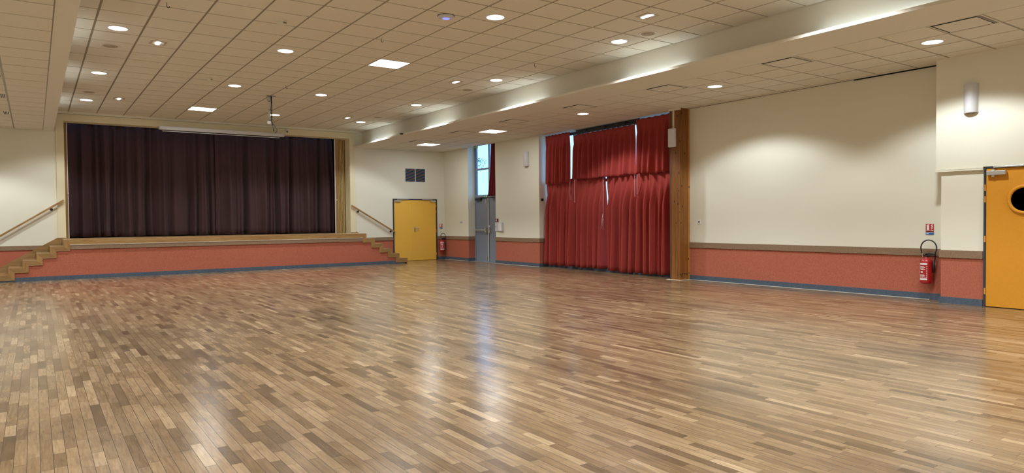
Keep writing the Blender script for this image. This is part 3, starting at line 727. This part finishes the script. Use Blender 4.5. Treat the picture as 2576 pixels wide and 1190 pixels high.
def extinguisher(x, y, z0, z1, R, a, label, hose_r, hz):
    """a = unit vector along the wall, seen left to right; n = normal to the room"""
    a = Vector(a); n = Vector((-a.y, a.x, 0)) * -1 if False else Vector((a.y, -a.x, 0))
    c = (x, y, 0); r = thing('fire_extinguisher', label, 'fire extinguisher', (x, y, z0), 'wall-hung fire extinguishers')
    hb = z1 - z0
    MB().lathe([(.001, z0 + .012), (R * .7, z0), (R * .93, z0 + .012), (R, z0 + .035), (R, z1 - .06), (R * .93, z1 - .03), (R * .6, z1 - .008), (.022, z1), (.022, z1 + .02)], c, n=32).build('cylinder', extred, r)
    # label panel hugging the cylinder
    ang = math.atan2(n.y, n.x)
    def arc(mb, a0, a1, za, zb, rr):
        vs = []; k = 10
        for i in range(k + 1):
            t_ = ang + a0 + (a1 - a0) * i / k
            for q, z in ((rr, za), (rr, zb), (rr + .0008, zb), (rr + .0008, za)): vs.append((x + q * math.cos(t_), y + q * math.sin(t_), z))
        fs = [(i * 4 + j, (i + 1) * 4 + j, (i + 1) * 4 + (j + 1) % 4, i * 4 + (j + 1) % 4) for i in range(k) for j in range(4)]
        return mb.add(vs, fs + [(0, 1, 2, 3), (k * 4 + 3, k * 4 + 2, k * 4 + 1, k * 4)])
    m = MB(); zb = z0 + .06 * 1; Hh = hb * .66
    A, B = -1.25, .55
    arc(m, A, B, zb + Hh * .90, zb + Hh, R); arc(m, A, B, zb, zb + Hh * .10, R); arc(m, A, B, zb + Hh * .14, zb + Hh * .155, R)
    for k in range(5): arc(m, A + .12, B - .45 + .1 * (k % 2), zb + Hh * (.20 + .028 * k), zb + Hh * (.208 + .028 * k) + .001, R)
    for k in range(4): arc(m, A + .35, B - .35 - .2 * (k % 2), zb + Hh * (.62 + .06 * k), zb + Hh * (.645 + .06 * k), R)
    arc(m, A + .2, A + .42, zb + Hh * .42, zb + Hh * .52, R); arc(m, A + .75, A + 1.05, zb + Hh * .42, zb + Hh * .52, R)
    for k in range(7): arc(m, B - .12, B - .02, zb + Hh * (.16 + .1 * k), zb + Hh * (.22 + .1 * k), R)
    for k in range(8): arc(m, A, A + .06, zb + Hh * (.14 + .09 * k), zb + Hh * (.20 + .09 * k), R)
    m.build('label_print', white, r)
    v = MB().cyl((x, y, 0), .020, z1 + .01, z1 + .055, n=16)
    def pt(u, z, d=0): q = Vector((x, y, z)) + a * u + n * d; return q
    v.tube([pt(-.05, z1 + .035), pt(.02, z1 + .045), pt(.09, z1 + .045), pt(.13, z1 + .035)], [.012, .016, .011, .009], 8)
    v.tube([pt(-.02, z1 + .06), pt(.04, z1 + .075), pt(.09, z1 + .07), pt(.14, z1 + .055)], [.010, .012, .010, .008], 8)
    v.build('valve_lever', black, r)
    MB().cyl(tuple(pt(-.045, z1 + .03, .016)), .009, -.012, .012, 'z', 12).build('gauge', chrome, r)
    zc = hz
    pts = [pt(-.035, z1 + .045, .01), pt(-.065, z1 + .075, .012)]
    for i in range(15):
        t_ = math.radians(205 - i * 235 / 14); pts.append(pt(.035 + hose_r * math.cos(t_), zc + hose_r * 1.08 * math.sin(t_), .006))
    pts += [pt(.125, z1 + .02, -.01), pt(.11, z1 - .06, -.01), pt(.10, z1 - .12, -.01)]
    MB().tube(pts, .0095, 10).build('hose', rubber, r)
    MB().tube([pt(.105, z1 - .04, -.01), pt(.10, z1 - .14, -.01), pt(.095, z1 - .22, -.01)], [.014, .020, .016], 10).build('nozzle_horn', rubber, r)
    MB().tube([pt(-.045, z1 + .05, .012), pt(-.062, z1 + .07, .012)], .011, 10).build('hose_ferrule', chrome, r)
    wd = R + .0315
    p0, p1 = pt(-.02, z1 - .12, -wd), pt(.02, z1 - .03, -R + .01)
    xs = sorted((p0.x, p1.x)); ys = sorted((p0.y, p1.y))
    MB().box(xs[0], xs[1], ys[0], ys[1], z1 - .12, z1 - .03).build('wall_hook', steel, r)
    return r
extinguisher(XR - .115, 5.085, .255, .655, .085, (0, -1, 0), 'red fire extinguisher hung on the near wall, left of the orange door', .115, .815)
extinguisher(11.375, YB - .115, .27, .655, .085, (1, 0, 0), 'red fire extinguisher in the far corner beside the yellow door', .085, .80)

# ------------------------------------------------------------------ grey exit door with window above
r = thing('door_2', 'blue grey metal exit door with push bar and window above', 'door', (DX, 18.5, 0), kind='structure')
f = MB(); X0, X1 = DX, DX + .07
f.box(X0, X1, DY1 - .055, DY1, 0, 3.80).box(X0, X1, DY0, DY0 + .06, 0, 3.80).box(X0 + .001, X1, DY0 + .06, DY1 - .055, 2.035, 2.13).box(X0 + .001, X1, DY0 + .06, DY1 - .055, 3.73, 3.80)
f.box(X0 - .012, X0, DY0, DY1, 2.05, 2.075)
f.box(X0 + .01, X1, DY0 + .06, DY1 - .055, 2.93, 2.985)
f.box(X0 + .013, X1 - .003, 18.155, 18.215, 2.13, 3.73)
f.box(X0 + .015, X1 - .003, DY1 - .075, DY1 - .055, 2.13, 3.73).box(X0 + .02, X1 - .003, DY1 - .12, DY1 - .10, 2.13, 3.73)
f.build('frame', alug, r)
MB().box(X0 + .035, X0 + .041, DY0 + .06, DY1 - .055, 2.13, 3.73).build('pane', glass, r)
lf = MB().box(X0 + .01, X0 + .055, 18.24, DY1 - .06, .01, 2.03); lf.build('leaf', grey, r, .004)
MB().box(X0 + .01, X0 + .055, DY0 + .06, 18.18, .01, 2.03).build('leaf', grey, r, .004)
MB().box(X0 + .03, X0 + .06, 18.18, 18.24, .0, 2.03).box(X0 + .03, X0 + .06, DY1 - .06, DY1 - .05, 0, 2.03).box(X0 + .001, X0 + .009, DY0 + .06, DY1 - .06, 2.018, 2.034).build('rebate_gap', dark, r)
MB().box(X0 - .012, X0 + .010, 18.20, 18.235, .02, 2.02).build('edge_profile', lgrey, r)
b = MB().tube([(X0 - .06, DY1 - .08, 1.005), (X0 - .06, 18.33, 1.005)], .018, 12); b.box(X0 - .07, X0 + .01, DY1 - .10, DY1 - .07, .975, 1.035)
b.box(X0 - .075, X0 + .01, 18.285, 18.335, .93, 1.085); b.build('push_bar', alu, r, .004)
MB().box(X0 - .05, X0 + .01, 18.27, 18.31, .05, .18).box(X0 - .05, X0 + .01, 18.27, 18.31, 1.86, 2.0).build('bolt_case', alu, r, .006)
m = MB().tube([(X0 - .04, 18.22, 1.85), (X0 - .05, 18.25, 1.80), (X0 - .04, 18.28, 1.66)], .007, 8)
m.box(X0 - .04, X0 + .01, 18.10, 18.16, .92, 1.10); m.tube([(X0 - .04, 18.13, 1.02), (X0 - .07, 18.10, 1.03), (X0 - .06, 18.06, 1.16)], .010, 8); m.build('side_handle', alu, r)
m = MB().box(X0 - .055, X0 + .01, 18.60, 18.93, 1.955, 2.03); m.tube([(X0 - .03, 18.72, 2.03), (X0 - .03, 18.72, 2.045), (X0 - .06, 18.4, 2.05)], .010, 6); m.build('door_closer', black, r)
struct(MB().box(XR - .02, DX + .1, DY0, DY1, 0, .006), 'trim_12', steel, 'metal threshold plate of the grey exit door', 'trim')
# emergency exit signs
def exit_sign(x, y0, y1, z0, z1, label):
    r = thing('exit_sign', label, 'exit sign', (x, (y0 + y1) / 2, z0), 'green exit signs')
    w_, h_ = y1 - y0, z1 - z0
    MB().box(x, x + .012, y0, y1, z0, z1).build('plate', signgreen, r)
    m = MB()
    def q(a, b, c, d): m.box(x - .0012, x, y1 - b * w_, y1 - a * w_, z0 + c * h_, z0 + d * h_)
    q(.60, .92, .10, .90)
    def pl(pts): m.prism([(y1 - a * w_, z0 + b * h_) for a, b in pts], x - .0012, x, 'x')
    pl([(.22, .55), (.34, .78), (.42, .74), (.36, .45), (.48, .20), (.42, .14), (.28, .40), (.12, .15), (.06, .22), (.20, .45)]); pl([(.38, .84), (.46, .84), (.46, .96), (.38, .96)])
    m.build('pictogram', white, r)
    k = MB(); k.prism([(y1 - a * w_, z0 + b * h_) for a, b in [(.68, .35), (.76, .35), (.76, .2), (.88, .5), (.76, .8), (.76, .65), (.68, .65)]], x - .0020, x - .0012, 'x'); k.build('arrow', signgreen, r)
exit_sign(11.40, 18.20, 18.42, 3.572, 3.648, 'green exit pictogram sign at the top left of the window over the exit door')
exit_sign(DX - .026, 18.22, 18.47, 2.055, 2.125, 'green exit sign on the transom just above the grey exit door')
struct(MB().box(11.40, 11.412, 18.22, 18.40, 3.648, 3.656), 'trim_13', alug, 'bracket holding the upper exit sign to the ceiling', 'trim')

# red curtains: pleated panels hanging along y; xf gives the plane
def xf(y): return 11.62 + (y - 10.17) * (11.86 - 11.62) / (15.235 - 10.17)
def pleated(y0, y1, z0, z1, dx, amp, pitch, seed, nz=22, flare=0.0, sag=0.0):
    rr = random.Random(seed); L = y1 - y0; nP = max(2, round(L / pitch)); nx = nP * 14
    jit = [rr.uniform(-.18, .18) for _ in range(nP + 2)]; sw = [rr.uniform(-1, 1) for _ in range(nP + 2)]; dep = [rr.uniform(.65, 1.15) for _ in range(nP + 2)]
    vs = []; fs = []
    for j in range(nz + 1):
        v = j / nz; z = z1 + (z0 - z1) * v
        for i in range(nx + 1):
            u = i / nx; s = u * nP; k = int(min(s, nP - 1e-6)); fr_ = s - k
            ph = fr_ + jit[k] * math.sin(PI * fr_) * (.3 + v)
            top = -.55 - .5 * abs(math.cos(PI * ph)) ** 6       # pinched pleat at the heading
            body = -(.5 - .5 * math.cos(2 * PI * ph)) ** 1.5 * (1.25 if k % 2 else .95)
            bl = min(1, (v / .35)) ; bl = bl * bl * (3 - 2 * bl)
            o = (top * .35 * (1 - bl) + body * bl) * amp * (dep[k] * (1 - fr_) + dep[k + 1] * fr_) * (.85 + .35 * v)
            o += .12 * amp * math.sin(2 * PI * ph + sw[k] * 2) * v
            y = y0 + u * L + .018 * math.sin(2.6 * v + sw[k] * 3 + k) * v * math.sin(PI * u)
            y += flare * v * (u - .5) * 2
            zz = z + .010 * math.sin(s * 1.3 + sw[k]) * v - sag * math.sin(PI * fr_) ** 2 * .012 * (1 - v)
            vs.append((xf(y) + dx + o, y, zz))
    for j in range(nz):
        for i in range(nx):
            a = j * (nx + 1) + i; fs.append((a, a + 1, a + nx + 2, a + nx + 1))
    mb = MB(); mb.add(vs, fs, 0, True); return mb
def red_curtain(y0, y1, z0, z1, dx, seed, label, pitch=.225, amp=.20, flare=0):
    r = thing('red_curtain', label, 'curtain', (xf((y0 + y1) / 2), (y0 + y1) / 2, z0), 'red curtains of the big window')
    solid(pleated(y0, y1, z0, z1, dx, amp, pitch, seed, flare=flare, sag=1).build('cloth', redcloth, r), .004)
    m = MB(); n = int((y1 - y0) / pitch)
    for k in range(n + 1):
        y = y0 + (k + .5) * (y1 - y0) / (n + 1); m.cyl((xf(y) + dx + .012, y, z1 - .03), .006, 0, .045, 'z', 6)
    m.build('runner', white, r)
    m = MB(); m.prism([(xf(y0) + dx + .006, y0 + .02), (xf(y0) + dx + .022, y0 + .02), (xf(y1) + dx + .022, y1 - .02), (xf(y1) + dx + .006, y1 - .02)], z1 - .02, z1 - .004, 'z'); m.build('track', white if z1 > 3 else railm, r)
red_curtain(10.22, 12.59, .055, 2.40, -.02, 5, 'long lower red curtain hanging to the floor beside the timber post')
red_curtain(12.655, 15.19, .075, 2.40, -.02, 8, 'long lower red curtain hanging to the floor at the left side of the window')
red_curtain(14.02, 15.14, 2.29, 3.635, -.12, 3, 'short upper red curtain at the left of the big window', .17, .10)
red_curtain(11.50, 13.86, 2.355, 3.525, -.12, 4, 'wide short upper red curtain in the middle of the window below the black rail', .20, .11)
red_curtain(10.20, 11.455, 2.35, 3.625, -.12, 6, 'short upper red curtain next to the timber post', .20, .11, flare=-.01)
r = thing('curtain_rail', 'black metal curtain rail above the middle red curtain', 'curtain rail', (xf(12.7), 12.7, 3.53))
m = MB(); m.prism([(xf(11.48) - .10, 11.48), (xf(11.48) - .04, 11.48), (xf(13.9) - .04, 13.9), (xf(13.9) - .10, 13.9)], 3.535, 3.60, 'z'); m.build('rail', railm, r)
m = MB(); m.prism([(xf(11.46) - .03, 11.46), (xf(11.46) + .01, 11.46), (xf(13.9) + .01, 13.9), (xf(13.9) - .03, 13.9)], 3.575, 3.662, 'z'); m.build('back_profile', slate, r)
m = MB()
for y in (11.9, 12.65, 13.4): m.box(xf(y) - .115, xf(y) - .02, y - .02, y + .02, 3.56, 3.625)
m.build('clamp', black, r)
for (y, z0, z1, dx, lb) in [(13.965, 1.86, 2.30, -.195, 'pale pull cord under the left upper curtain, the left one of the pair'), (13.775, 1.795, 2.36, -.19, 'pale pull cord at the left end of the middle upper curtain'),
                            (11.455, 1.86, 2.34, -.21, 'pale pull cord at the right end of the middle upper curtain'), (11.375, 1.92, 2.34, -.21, 'pale pull cord under the left edge of the right upper curtain')]:
    x = xf(y) + dx
    tag(MB().tube([(x, y, z1), (x, y + .004, (z0 + z1) / 2), (x, y, z0), (x, y, z0 - .03)], [.0045, .0045, .0045, .008], 6).build('pull_cord', cord, loc=(x, y, z1)), lb, 'cord', 'curtain pull cords')
x = xf(12.63) - .185
tag(MB().tube([(x, 12.62, 2.36), (x, 12.625, 1.8), (x, 12.63, 1.30)], .0045, 6).tube([(x - .01, 12.63, 1.45), (x - .01, 12.67, 1.25), (x - .01, 12.70, 1.08)], .0045, 6).tube([(x - .01, 12.63, 1.32), (x - .01, 12.635, 1.2), (x - .01, 12.625, 1.05)], .0045, 6).build('pull_cord', cord, loc=(x, 12.62, 2.36)), 'forked pale pull cord hanging in the split of the lower red curtains', 'cord', 'curtain pull cords')
# window behind the curtains
r = thing('window_1', 'tall metal framed window behind the red curtains', 'window', (12.02, 12.6, 0), kind='structure')
f = MB(); A, B = WY0, WY1; X0, X1 = 11.99, 12.06
f.box(X0, X1, A, B, 0, .12).box(X0 - .002, X1 + .002, A, B, 2.28, 2.35).box(X0, X1, A, B, 3.60, 3.66)
for y in (A, 11.40, 12.72, 14.02, B - .07): f.box(X0, X1, y, y + .07, .12, 3.6)
f.build('frame', slate, r)
MB().box(12.02, 12.026, A, B, .12, 3.6).build('pane', glass, r)
m = MB(); m.prism([(xf(WY0) - .0, WY0), (xf(WY0) + .02, WY0), (xf(WY1) + .02, WY1), (xf(WY1), WY1)], 0, .17, 'z')
struct(m, 'trim_14', base, 'slate blue skirting under the red curtains', 'skirting')
struct(MB().box(11.895, 11.905, WY1 - .03, WY1, 2.36, 3.6), 'trim_15', white, 'white frame strip at the left edge of the big window', 'trim')

# small red curtain beside the exit door window
r = thing('narrow_red_curtain', 'narrow dark red curtain drawn aside at the window over the exit door', 'curtain', (DX - .1, 17.8, 2.04))
rr = random.Random(5); vs = []; fs = []; nx, nz = 60, 20
for j in range(nz + 1):
    v = j / nz
    for i in range(nx + 1):
        u = i / nx; y = 17.46 + u * (.38 + .22 * v ** 1.2 - .05 * math.sin(v * 3)); vs.append((DX - .13 + .045 * math.sin(u * 26 + 1.5 * v) * (.4 + .6 * v), y, 3.77 - 1.70 * v))
for j in range(nz):
    for i in range(nx): a = j * (nx + 1) + i; fs.append((a, a + 1, a + nx + 2, a + nx + 1))
m = MB(); m.add(vs, fs, 0, True); solid(m.build('cloth', fabric('dark red cloth', (.13, .014, .018), (.18, .022, .026)), r), .004)
MB().box(DX - .14, DX - .12, DY0, DY1, 3.77, 3.79).build('rail', white, r)

# ------------------------------------------------------------------ timber post
r = thing('timber_post', 'big knotty glued timber post at the right end of the red curtains', 'post', (11.37, 10.04, 0))
m = MB(); m.box(11.24, 11.50, 9.90, 10.175, 0, ZL + .001); m.build('post', glulam, r, .006)
m = MB()
for y in (9.93, 9.975, 10.02): m.box(11.2385, 11.2405, y - .0015, y + .0015, .01, 3.64)
m.box(11.236, 11.241, 10.135, 10.175, 0, 3.64)
m.build('laminate_joint', M('dark joint', (.10, .05, .02), .6), r)
MB().box(11.50, XR, 9.895, 9.925, 0, ZL).build('edge_plank', planklight, r)
m = MB()
for x in (11.262, 11.32, 11.385, 11.445, 11.515): m.cyl((x, 9.893, .13 + .01 * math.sin(x * 40)), .014, 0, .012, 'y', 16)
m.build('bolt_hole', black, r)
MB().box(11.19, 11.50, 9.86, 10.24, 0, .006).build('base_strip', offw, r)
MB().box(11.215, 11.26, 9.88, 10.19, 3.61, ZL).build('head_strip', offw, r)
struct(MB().box(11.5, 12.35, 9.93, 9.99, 0, 3.70), 'wall_pier', cream, 'wall end behind the timber post', 'wall')
# wall lights
def wall_light(x, y, z0, z1, rad, label, duct=None):
    r = thing('wall_light', label, 'wall light', (x, y, z0), 'white half-round wall lights')
    MB().lathe([(rad * .96, z0), (rad, z0 + .005), (rad, z1 - .005), (rad * .96, z1)], (x, y, 0), n=20, a0=PI / 2, a1=3 * PI / 2).build('shade', lampw, r)
    MB().box(x - .012, x + .0, y - rad - .004, y + rad + .004, z0 + .002, z1 - .002).build('back_plate', lgrey, r)
    MB().lathe([(rad * .3, z0 - .012), (rad * .85, z0 - .002)], (x, y, 0), n=20, a0=PI / 2, a1=3 * PI / 2).build('end_cap', taupe, r)
    if duct: MB().box(x - .02, x, y - .014, y + .014, z1, duct).build('cable_duct', offw, r)
    return r
wall_light(XR, 15.80, 2.84, 3.25, .105, 'white half-round wall light between the exit door and the red curtains')
r = thing('wall_light', 'flat white wall light with cable duct on the timber post', 'wall light', (11.235, 10.08, 2.83), 'white half-round wall lights')
MB().box(11.165, 11.237, 9.975, 10.165, 2.835, 3.235).build('shade', lampw, r, .02)
MB().box(11.22, 11.237, 10.035, 10.075, 3.235, 3.63).build('cable_duct', offw, r)
wall_light(11.19, 4.375, 2.80, 3.22, .092, 'white half-round wall light on the boxed-out wall above the orange door')

# outlets, boxes
def plate(name, label, cat, lo, hi, mat, extra=None):
    x0, y0, z0 = lo; x1, y1, z1 = hi
    r = thing(name, label, cat, ((x0 + x1) / 2, (y0 + y1) / 2, z0))
    MB().box(x0, x1, y0, y1, z0, z1).build('plate', mat, r, .003)
    for nm, a, b, m in (extra or []): MB().box(a[0], b[0], a[1], b[1], a[2], b[2]).build(nm, m, r)
plate('wall_socket', 'double white socket on the far wall between yellow door and exit door', 'socket', (XR - .012, 19.42, 1.225), (XR, 19.57, 1.30), white, [('socket_hole', (XR - .0135, 19.44, 1.25), (XR - .011, 19.475, 1.28), black), ('socket_hole', (XR - .0135, 19.515, 1.25), (XR - .011, 19.55, 1.28), black)])
plate('wall_socket', 'white socket on the cream wall right of the timber post', 'socket', (XR - .012, 9.60, 1.195), (XR, 9.68, 1.285), white, [('socket_hole', (XR - .0135, 9.625, 1.22), (XR - .011, 9.655, 1.255), black)])
plate('call_point', 'small dark red fire call point above the grey boxes by the exit door', 'fire call point', (XR - .04, 17.29, 1.27), (XR, 17.41, 1.36), M('call point red', (.16, .02, .02), .5), [('press_plate', (XR - .043, 17.325, 1.29), (XR - .039, 17.375, 1.34), white)])
plate('electrical_box', 'left of two pale grey wall boxes by the exit door', 'wall box', (XR - .035, 17.22, .985), (XR, 17.43, 1.25), lgrey, [('lock', (XR - .038, 17.38, 1.10), (XR - .034, 17.40, 1.13), black)])
plate('electrical_box', 'right, deeper one of two pale grey wall boxes by the exit door', 'wall box', (XR - .07, 17.02, .985), (XR, 17.20, 1.25), lgrey, [('door_edge', (XR - .072, 17.03, .995), (XR - .069, 17.19, 1.24), white)])
plate('wall_switch', 'small black wall plate on the reveal left of the red curtains', 'switch', (11.61, WY1 - .012, 1.84), (11.69, WY1, 1.91), black)

# ------------------------------------------------------------------ orange door
r = thing('door_3', 'orange door with round porthole at the right picture edge', 'door', (XN, 3.73, 0), kind='structure')
MB().box(XN - .02, XN + .08, 4.190, 4.215, 0, 2.012).box(XN - .02, XN + .08, 3.25, 3.285, 0, 2.012).box(XN - .02, XN + .08, 3.285, 4.19, 1.985, 2.012).build('frame', slate, r)
PY, PZ = 3.720, 1.530
m = MB()                                        # leaf with a round hole
ya, yb, za, zb = 3.29, 4.186, .008, 1.98; n = 64; R0 = .165
for xx, flip in ((XN - .012, 1), (XN + .03, 0)):
    inner = [(xx, PY + R0 * math.cos(2 * PI * i / n), PZ + R0 * math.sin(2 * PI * i / n)) for i in range(n)]
    outer = []
    for i in range(n):
        a = 2 * PI * i / n; c_, s_ = math.cos(a), math.sin(a)
        ty = ((yb - PY) if c_ > 0 else (PY - ya)) / max(abs(c_), 1e-6); tz = ((zb - PZ) if s_ > 0 else (PZ - za)) / max(abs(s_), 1e-6)
        q = min(ty, tz); outer.append((xx, PY + q * c_, PZ + q * s_))
    fs = [(i, (i + 1) % n, n + (i + 1) % n, n + i) for i in range(n)]
    # corners
    cr = [(xx, yb, zb), (xx, ya, zb), (xx, ya, za), (xx, yb, za)]
    vs = inner + outer + cr
    for ci, cc in enumerate(cr):
        for i in range(n):
            p_, q_ = outer[i], outer[(i + 1) % n]
            if (abs(p_[1] - cc[1]) < 1e-6 and abs(q_[2] - cc[2]) < 1e-6) or (abs(p_[2] - cc[2]) < 1e-6 and abs(q_[1] - cc[1]) < 1e-6):
                if not (abs(p_[1] - q_[1]) < 1e-6 or abs(p_[2] - q_[2]) < 1e-6): fs.append((n + i, n + (i + 1) % n, 2 * n + ci))
    m.add(vs, fs)
m.box(XN - .012, XN + .03, ya, ya + .002, za, zb).box(XN - .012, XN + .03, yb - .002, yb, za, zb).box(XN - .012, XN + .03, ya, yb, za, za + .002).box(XN - .012, XN + .03, ya, yb, zb - .002, zb)
m.build('leaf', orange, r)
MB().lathe([(R0 - .004, -.008), (R0 - .004, -.022), (R0 + .008, -.030), (R0 + .035, -.030), (R0 + .041, -.020), (R0 + .041, -.008)], (XN - .004, PY, PZ), 'x', 64).build('porthole_ring', orange, r)
MB().cyl((XN + .012, PY, PZ), R0, 0, .006, 'x', 48).build('porthole_glass', darkglass, r)
m = MB()
for z in (1.71, 1.545, .975, .225): m.cyl((XN - .022, 4.195, z), .010, -.045, .045, 'z', 10)
m.build('hinge', brass, r)
m = MB().box(XN - .07, XN - .012, 3.93, 4.165, 1.885, 1.945); m.cyl((XN - .04, 4.09, 1.86), .022, 0, .03, 'z', 12); m.cyl((XN - .04, 4.09, 1.94), .02, 0, .03, 'z', 12)
m.build('door_closer', alu, r, .004)
MB().box(XN - .045, XN - .021, 3.47, 4.09, 1.986, 2.008).build('slide_rail', alu, r, .003)
MB().box(XN + .05, XN + .06, 3.2, 4.25, 0, 2.05).build('backing', dark, r)

# ------------------------------------------------------------------ outside
struct(MB().box(12.4, 90, -30, 90, -.4, -.3), 'ground', lawn, 'pale ground outside the windows', 'ground')
r = thing('bare_tree', 'thin twigs of a tree seen through the window over the exit door', 'tree', (30, 47.6, -.3))
rr = random.Random(9)
m = MB().tube([(30, 49.6, -.3), (30.1, 49.5, 2.5), (30, 49.3, 4.6), (30, 48.8, 5.9)], [.16, .12, .08, .04], 8)
tips = []
for k in range(4):
    a = Vector((30, 48.9, 5.7 + .14 * k)); b = a + Vector((rr.uniform(-.6, .6), -rr.uniform(1.2, 2.3), rr.uniform(.0, .35)))
    mid = (a + b) / 2 + Vector((0, 0, .15)); m.tube([a, mid, b], [.025, .012, .005], 5); tips += [mid, b, (mid + b) / 2]
m.build('branches', bark, r)
m = MB()
for q in tips:
    for k in range(9):
        c = q + Vector((rr.gauss(0, .12), rr.gauss(0, .22), rr.gauss(0, .12))); u = Vector((rr.gauss(0, 1), rr.gauss(0, 1), rr.gauss(0, 1))).normalized() * .06; v = u.cross(Vector((rr.gauss(0, 1), rr.gauss(0, 1), rr.gauss(0, 1)))).normalized() * .04
        m.add([c - u, c + v, c + u, c - v], [(0, 1, 2, 3)])
m.build('leaves', leaf, r)

# ------------------------------------------------------------------ world, camera, view
wd = bpy.data.worlds.new('overcast sky'); S.world = wd; wd.use_nodes = True
bg = wd.node_tree.nodes['Background']; bg.inputs[0].default_value = (.24, .52, 1, 1); bg.inputs[1].default_value = 3.2
cd = bpy.data.cameras.new('camera'); cam = bpy.data.objects.new('camera', cd); COL.objects.link(cam); S.camera = cam
cd.sensor_width = 36; cd.sensor_fit = 'HORIZONTAL'; cd.lens = 36 * 1724.73446 / 2576; cd.clip_end = 300
yaw, pitch, roll = 0.608431232, 0.023676536, -.00974158882
fw = Vector((math.sin(yaw) * math.cos(pitch), math.cos(yaw) * math.cos(pitch), -math.sin(pitch)))
rt = Vector((math.cos(yaw), -math.sin(yaw), 0)); up = rt.cross(fw)
r2 = rt * math.cos(roll) + up * math.sin(roll); u2 = up * math.cos(roll) - rt * math.sin(roll)
cam.matrix_world = Matrix(((r2.x, u2.x, -fw.x, 0), (r2.y, u2.y, -fw.y, 0), (r2.z, u2.z, -fw.z, 1.31), (0, 0, 0, 1)))
vs_ = S.view_settings; vs_.view_transform = 'Standard'; vs_.look = 'None'; vs_.gamma = 1; vs_.use_curve_mapping = False; vs_.exposure = 0.1
